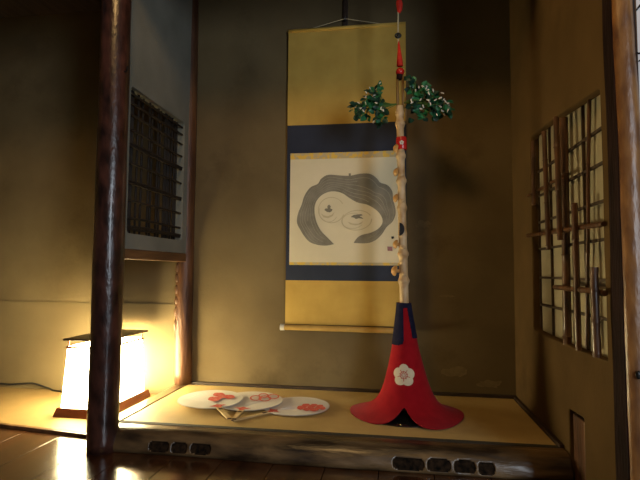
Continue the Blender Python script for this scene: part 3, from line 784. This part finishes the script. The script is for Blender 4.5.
# black half-moon hole
ctr = stp(401.2, 229.5); bm = new_bm(); q = []
for k in range(13):
    a = -pi / 2 + pi * k / 12; q.append((ctr.x - 0.008 + 0.021 * cos(a) * (1.0), CY - 0.0205, ctr.z + 0.026 * sin(a)))
prism(bm, q, (0, 0.006, 0)); obj('dark_opening', bm, 'ink', st)

# leafy sprigs
def leaf(bm, c, d, up, L, W):
    d = d.normalized(); s = d.cross(up).normalized(); nrm = s.cross(d)
    prof = [(0, 0), (.2, .36), (.45, .5), (.72, .4), (1, 0)]
    mid = [bm.verts.new(c + d * L * t + nrm * (0.18 * L * t * t * -1)) for t, _ in prof]
    for sg in (1, -1):
        ed = [bm.verts.new(c + d * L * t + s * sg * W * w_ + nrm * (0.12 * W - 0.18 * L * t * t)) for t, w_ in prof[1:-1]]
        bm.faces.new((mid[0], mid[1], ed[0])); bm.faces.new((mid[1], mid[2], ed[1], ed[0])); bm.faces.new((mid[2], mid[3], ed[2], ed[1])); bm.faces.new((mid[3], mid[4], ed[2]))
def sprig(label, blobs, root, nleaf, nblos, seed):
    rnd = random.Random(seed)
    def pick():
        tot = sum(b[4] for b in blobs); r = rnd.random() * tot
        for b in blobs:
            r -= b[4]
            if r <= 0: break
        while True:
            x, y, z = (rnd.uniform(-1, 1) for _ in range(3))
            if x * x + y * y + z * z < 1: break
        p = stp(b[0] + x * b[2] * 1.12, b[1] + y * b[3] * 1.12); p.y += z * 0.055
        return p
    R = stp(*root); stems = new_bm(); lv = [new_bm(), new_bm()]; bl = new_bm()
    cen_ = stp(sum(b[0] * b[4] for b in blobs) / sum(b[4] for b in blobs), sum(b[1] * b[4] for b in blobs) / sum(b[4] for b in blobs))
    for i in range(nleaf):
        p = pick(); d = Vector((rnd.gauss(0, 1), rnd.gauss(-.5, .8), rnd.gauss(-.1, 1))); up = Vector((rnd.gauss(0, .5), -1, rnd.gauss(.4, .5)))
        leaf(lv[0 if rnd.random() < .55 else 1], p, d, up, rnd.uniform(.022, .038), rnd.uniform(.018, .028))
        if i % 2 == 0:
            mid = R.lerp(p, .5) + Vector((0, 0, rnd.uniform(-.012, .008))); tube(stems, [R.lerp(cen_, rnd.uniform(0, .6)), mid.lerp(cen_, .4), p], [.0016, .0013, .0008], 5)
    for i in range(nblos):
        p = pick() + Vector((0, -0.03, 0)); d = Vector((rnd.gauss(0, 1), rnd.gauss(-.3, .4), rnd.gauss(0, .8))).normalized()
        tube(bl, [p, p + d * .005, p + d * rnd.uniform(.010, .016)], [.0012, .003, .0022], 6)
    tube(stems, [R, R.lerp(cen_, .6), cen_], [.0035, .003, .002], 6)
    root_o = obj('leaf_sprig', stems, 'stem', st, smooth=True); root_o['label'] = label
    for k, b in enumerate(lv):
        o = obj('leaves', b, ('leaf', 'leaf_dark')[k], root_o, recalc=False); o['kind'] = 'stuff'
    o = obj('blossoms', bl, 'blossom', root_o); o['kind'] = 'stuff'
sprig('green sprig with white buds on the scroll side', [(369, 109, 15, 10, 3), (380, 114, 9, 9, 1.5), (377, 94, 6, 11, 1.8), (361, 110, 7, 6, 1), (366, 96, 4, 3, .3)], (399, 104), 105, 24, 11)
sprig('green sprig with white buds on the wall side', [(428, 104, 16, 13, 3), (440, 108, 11, 11, 2), (411, 88, 7, 9, 1.0), (414, 112, 8, 10, 1), (424, 95, 8, 8, .8), (446, 104, 6, 5, .4)], (402, 103), 150, 36, 5)

# ------------------------------------------------------------------ red cape round the foot of the staff
PROF = [(0.0035, 0.212), (0.0065, 0.198), (0.016, 0.172), (0.030, 0.143), (0.050, 0.118), (0.080, 0.0985), (0.125, 0.0815), (0.19, 0.0650), (0.26, 0.0495), (0.34, 0.0370), (0.40, 0.0285), (0.436, 0.0245)]
CAPE_TOP = 0.436
def cape_r(z):
    if z <= PROF[0][0]: return PROF[0][1]
    for (za, ra), (zb2, rb_) in zip(PROF, PROF[1:]):
        if z <= zb2:
            t = (z - za) / (zb2 - za); return ra + (rb_ - ra) * t
    return PROF[-1][1]
LEAN = 0.0
def cape_pt(th, z, off=0.0):
    """th is measured from the front (towards the room), positive to the right"""
    r = cape_r(z) + off
    fold = 1 + 0.05 * math.exp(-z / 0.05) * sin(3 * th + 0.6) + 0.02 * math.exp(-z / 0.15) * sin(5 * th)
    ex = 1.04; ey = 0.95
    return Vector((CX + 0.012 * (1 - z / CAPE_TOP) + r * fold * sin(th) * ex, CY - r * fold * cos(th) * ey, z + (0.007 * math.exp(-z / .012) * (0.5 + 0.5 * sin(4 * th + 1.0)))))
def hem(th):
    th = (th + pi) % (2 * pi) - pi
    return 0.0035 + 0.050 * math.exp(-(abs(th + 0.10) / 0.21) ** 1.7)
cape = thing('felt_cape', 'flared red felt cape with a white blossom emblem around the staff foot', 'cape', (CX, CY, 0))
bm = new_bm(); NTH = 144; NS = 34; G = []
for i in range(NS + 1):
    row = []
    for k in range(NTH):
        th = 2 * pi * k / NTH; h0 = hem(th); t = (i / NS) ** 2.1
        row.append(bm.verts.new(cape_pt(th, h0 + (CAPE_TOP - h0) * t)))
    G.append(row)
for i in range(NS):
    for k in range(NTH):
        bm.faces.new((G[i][k], G[i][(k + 1) % NTH], G[i + 1][(k + 1) % NTH], G[i + 1][k]))
bmesh.ops.remove_doubles(bm, verts=bm.verts[:], dist=1e-5)
bmesh.ops.recalc_face_normals(bm, faces=bm.faces[:])
cl = obj('cloth', bm, 'felt', cape, smooth=True)
md = cl.modifiers.new('thickness', 'SOLIDIFY'); md.thickness = 0.003; md.offset = 0
# navy collar with two hanging tails
def patch(name, cond, zr, thr, nz_, nt, off, material, thick=0.0015):
    bm = new_bm(); V = {}
    def vert(i, j):
        if (i, j) not in V:
            z = zr[0] + (zr[1] - zr[0]) * i / nz_; th = thr[0] + (thr[1] - thr[0]) * j / nt
            V[i, j] = bm.verts.new(cape_pt(th, z, off))
        return V[i, j]
    for i in range(nz_):
        for j in range(nt):
            z = zr[0] + (zr[1] - zr[0]) * (i + .5) / nz_; th = thr[0] + (thr[1] - thr[0]) * (j + .5) / nt
            if cond(th, z): bm.faces.new((vert(i, j), vert(i, j + 1), vert(i + 1, j + 1), vert(i + 1, j)))
    o = obj(name, bm, material, cape, smooth=True); md = o.modifiers.new('thickness', 'SOLIDIFY'); md.thickness = thick; md.offset = 0
    return o
def collar_cond(th, z):
    if z > 0.418: return True
    x = cape_r(z) * sin(th)
    if abs(th) > pi / 2: return z > 0.32
    if x < -0.002 - (0.418 - z) * 0.03 and z > 0.272 + 0.5 * max(0, x + 0.026): return True
    if x > 0.010 + (0.418 - z) * 0.14 and z > 0.30: return True
    return False
patch('collar', collar_cond, (0.262, 0.4365), (-pi, pi), 64, 120, 0.0030, 'navy_cloth')
# blossom emblem: five petals lying on the cloth
ez, er = 0.0, 0.0
ec = at(404, 375.5, Y, CY - 0.075)
def emb(a, b, off): return cape_pt(((ec.x - CX - 0.008) + a) / (cape_r(ec.z) * 1.03), ec.z + b, off)
E_R = 0.0235
em = None
for k in range(5):
    a0 = pi / 2 + 2 * pi * k / 5
    bm = new_bm(); cx_, cy_ = 0.0215 * cos(a0), 0.0215 * sin(a0)
    ce = bm.verts.new(emb(cx_, cy_, 0.0032)); ring = []
    rings2 = [[bm.verts.new(emb(cx_ + 0.0195 * s * cos(2 * pi * q / 20), cy_ + 0.0195 * s * sin(2 * pi * q / 20), 0.0032)) for q in range(20)] for s in (.5, 1)]
    for q in range(20):
        bm.faces.new((ce, rings2[0][q], rings2[0][(q + 1) % 20])); bm.faces.new((rings2[0][q], rings2[1][q], rings2[1][(q + 1) % 20], rings2[0][(q + 1) % 20]))
    o = obj('petal', bm, 'white_felt', cape); md = o.modifiers.new('thickness', 'SOLIDIFY'); md.thickness = 0.0014; md.offset = 0
bm = new_bm(); poly(bm, [emb(0.017 * cos(2 * pi * q / 16), 0.017 * sin(2 * pi * q / 16), 0.0036) for q in range(16)])
o = obj('emblem_centre', bm, 'white_felt', cape)
for k in range(5):
    a0 = pi / 2 + 2 * pi * k / 5; a1 = a0 + pi / 5
    for (ra, rb2, aa) in ((0.004, 0.023, a1), (0.006, 0.016, a0)):
        P = [emb((ra + (rb2 - ra) * t / 4) * cos(aa), (ra + (rb2 - ra) * t / 4) * sin(aa), 0.0044) for t in range(5)]
        obj('stitch', tube(new_bm(), P, 0.0011, 5), 'red_stitch', cape)
    P = [emb(0.013 * cos(a0 + (t / 6 - .5) * 1.25), 0.013 * sin(a0 + (t / 6 - .5) * 1.25), 0.0044) for t in range(7)]
    obj('stitch', tube(new_bm(), P, 0.0010, 5), 'red_stitch', cape)

# ------------------------------------------------------------------ three paper fans on the mat
def fan(label, C, Eh, a, b, z0, motifs, tilt=0.0):
    C = Vector((*C, 0)); Eh = Vector((*Eh, 0)); u = (C - Eh).normalized(); s = Vector((u.y, -u.x, 0)); dist = (C - Eh).length
    t = thing('paper_fan', label, 'fan', (C.x, C.y, z0), 'paper fans on the alcove mat')
    # height rises from the handle end to the head centre
    def P(la, lb, dz=0.0):
        w_ = C + s * la + u * lb; f_ = (lb + dist) / dist
        return Vector((w_.x, w_.y, z0 + tilt * f_ + dz))
    out = []
    for k in range(56):
        an = 2 * pi * k / 56; x = a * cos(an); y = b * sin(an)
        if y < 0: x *= 1 - 0.10 * (y / b) ** 2
        out.append((x, y))
    bm = prism(new_bm(), [P(x, y) for x, y in out], (0, 0, 0.0022)); hd = obj('head', bm, 'fan_paper', t)
    obj('rim', tube(new_bm(), [P(x, y, 0.0012) for x, y in out + out[:1]], 0.0017, 6, cap=False), 'fan_rim', t, smooth=True)
    for k in range(-6, 7):
        an = pi / 2 + k * 0.17
        L = 1.0 / sqrt((cos(an) / a) ** 2 + (sin(an) / b) ** 2)
        p0 = P(0.012 * k / 6, -b * 0.80, 0.0023); p1 = P(L * 0.93 * cos(an), L * 0.93 * sin(an), 0.0023)
        obj('rib', tube(new_bm(), [p0, p1], 0.0006, 4), 'fan_paper', hd)
    hw0, hw1 = 0.0085, 0.011
    q = [P(-hw0, -dist, -0.001), P(hw0, -dist, -0.001), P(hw1, -b * 0.9, -0.001), P(-hw1, -b * 0.9, -0.001)]
    ho = obj('handle', prism(new_bm(), q, (0, 0, 0.0042)), 'fan_bamboo', t)
    q = [P(-hw0 * .9, -dist - 0.003, -0.0006), P(hw0 * .9, -dist - 0.003, -0.0006), P(hw0 * .9, -dist + 0.002, -0.0006), P(-hw0 * .9, -dist + 0.002, -0.0006)]
    obj('handle_end', prism(new_bm(), q, (0, 0, 0.0034)), 'fan_hole', ho)
    # split fork where the handle meets the paper
    q = [P(-0.008, -b - 0.028, 0.0034), P(0.008, -b - 0.028, 0.0034), P(0.006, -b - 0.008, 0.0034), P(-0.006, -b - 0.008, 0.0034)]
    obj('handle_slot', prism(new_bm(), q, (0, 0, 0.0004)), 'fan_hole', ho)
    # red patch at the neck
    q = [P(-0.007, -b * 1.0, 0.0034), P(0.007, -b * 1.0, 0.0034), P(0.012, -b * .9, 0.0034), P(0.034, -b * 0.80, 0.0034), P(0.012, -b * 0.76, 0.0034), P(0, -b * 0.68, 0.0034), P(-0.012, -b * 0.76, 0.0034), P(-0.034, -b * 0.80, 0.0034), P(-0.012, -b * .9, 0.0034)]
    obj('neck_print', prism(new_bm(), q, (0, 0, 0.0003)), 'fan_red', hd)
    zt2 = z0 + tilt + 0.0034
    for kind, (mu, mv, ru, rv) in motifs:
        # centre and half axes of each printed petal, taken to the fan's own plane
        c0 = at(mu, mv, Z, zt2)
        zz_ = z0 + tilt * ((c0 - C).xy.dot(u.xy) + dist) / dist + 0.0052; c0 = at(mu, mv, Z, zz_)
        du = at(mu + ru, mv, Z, zz_) - c0; dv = at(mu, mv + rv, Z, zz_) - c0
        slope = lambda d: Vector((d.x, d.y, tilt * d.xy.dot(u.xy) / dist)); du, dv = slope(du), slope(dv)
        bm = new_bm(); n = 22
        if kind == 'o':
            ra = [bm.verts.new(c0 + du * cos(2 * pi * k / n) + dv * sin(2 * pi * k / n)) for k in range(n)]
            rb2 = [bm.verts.new(c0 + (du * cos(2 * pi * k / n) + dv * sin(2 * pi * k / n)) * 0.72) for k in range(n)]
            for k in range(n): bm.faces.new((ra[k], ra[(k + 1) % n], rb2[(k + 1) % n], rb2[k]))
        else:
            poly(bm, [c0 + (du * cos(2 * pi * k / n) + dv * sin(2 * pi * k / n)) * (1 + 0.06 * sin(5 * 2 * pi * k / n)) for k in range(n)])
        obj('printed_petal', bm, 'fan_red', hd)
    return t
fan('white paper fan printed with a speckled round red crest, lowest of the three fans', (-0.402, 2.018), (-0.598, 1.797), 0.135, 0.136, 0.0015,
    [('f', (300.5, 407.6, 3.4, 2.0)), ('f', (311, 407.2, 3.6, 1.3)), ('f', (318, 408, 3.0, 1.2)), ('f', (303.5, 407.2, 3.0, 1.4)), ('f', (306, 405.2, 4.2, 1.6)), ('f', (307, 409.2, 4.0, 1.5)), ('f', (314, 405.3, 3.8, 1.5)), ('f', (314, 409.6, 4.6, 1.6)), ('f', (320, 406.2, 3.6, 1.6)), ('f', (322.5, 408.2, 3.2, 1.4))], 0.004)
fan('white paper fan printed with outlined red rings, lying between two other fans', (-0.606, 2.032), (-0.592, 1.797), 0.140, 0.136, 0.0075,
    [('o', (255.8, 397.9, 6.0, 2.5)), ('o', (264.8, 398.4, 6.4, 2.7)), ('o', (273.4, 396.4, 6.0, 2.4)), ('o', (263.5, 395.6, 5.2, 2.2))], 0.006)
fan('white paper fan printed with solid red petals, topmost of the three fans', (-0.762, 2.000), (-0.606, 1.780), 0.134, 0.132, 0.0135,
    [('f', (214.2, 398.9, 6.2, 2.1)), ('f', (219, 394.6, 6.0, 1.9)), ('f', (228.8, 396.7, 6.2, 1.8)), ('f', (220.2, 397.4, 3.0, 1.2))], 0.008)
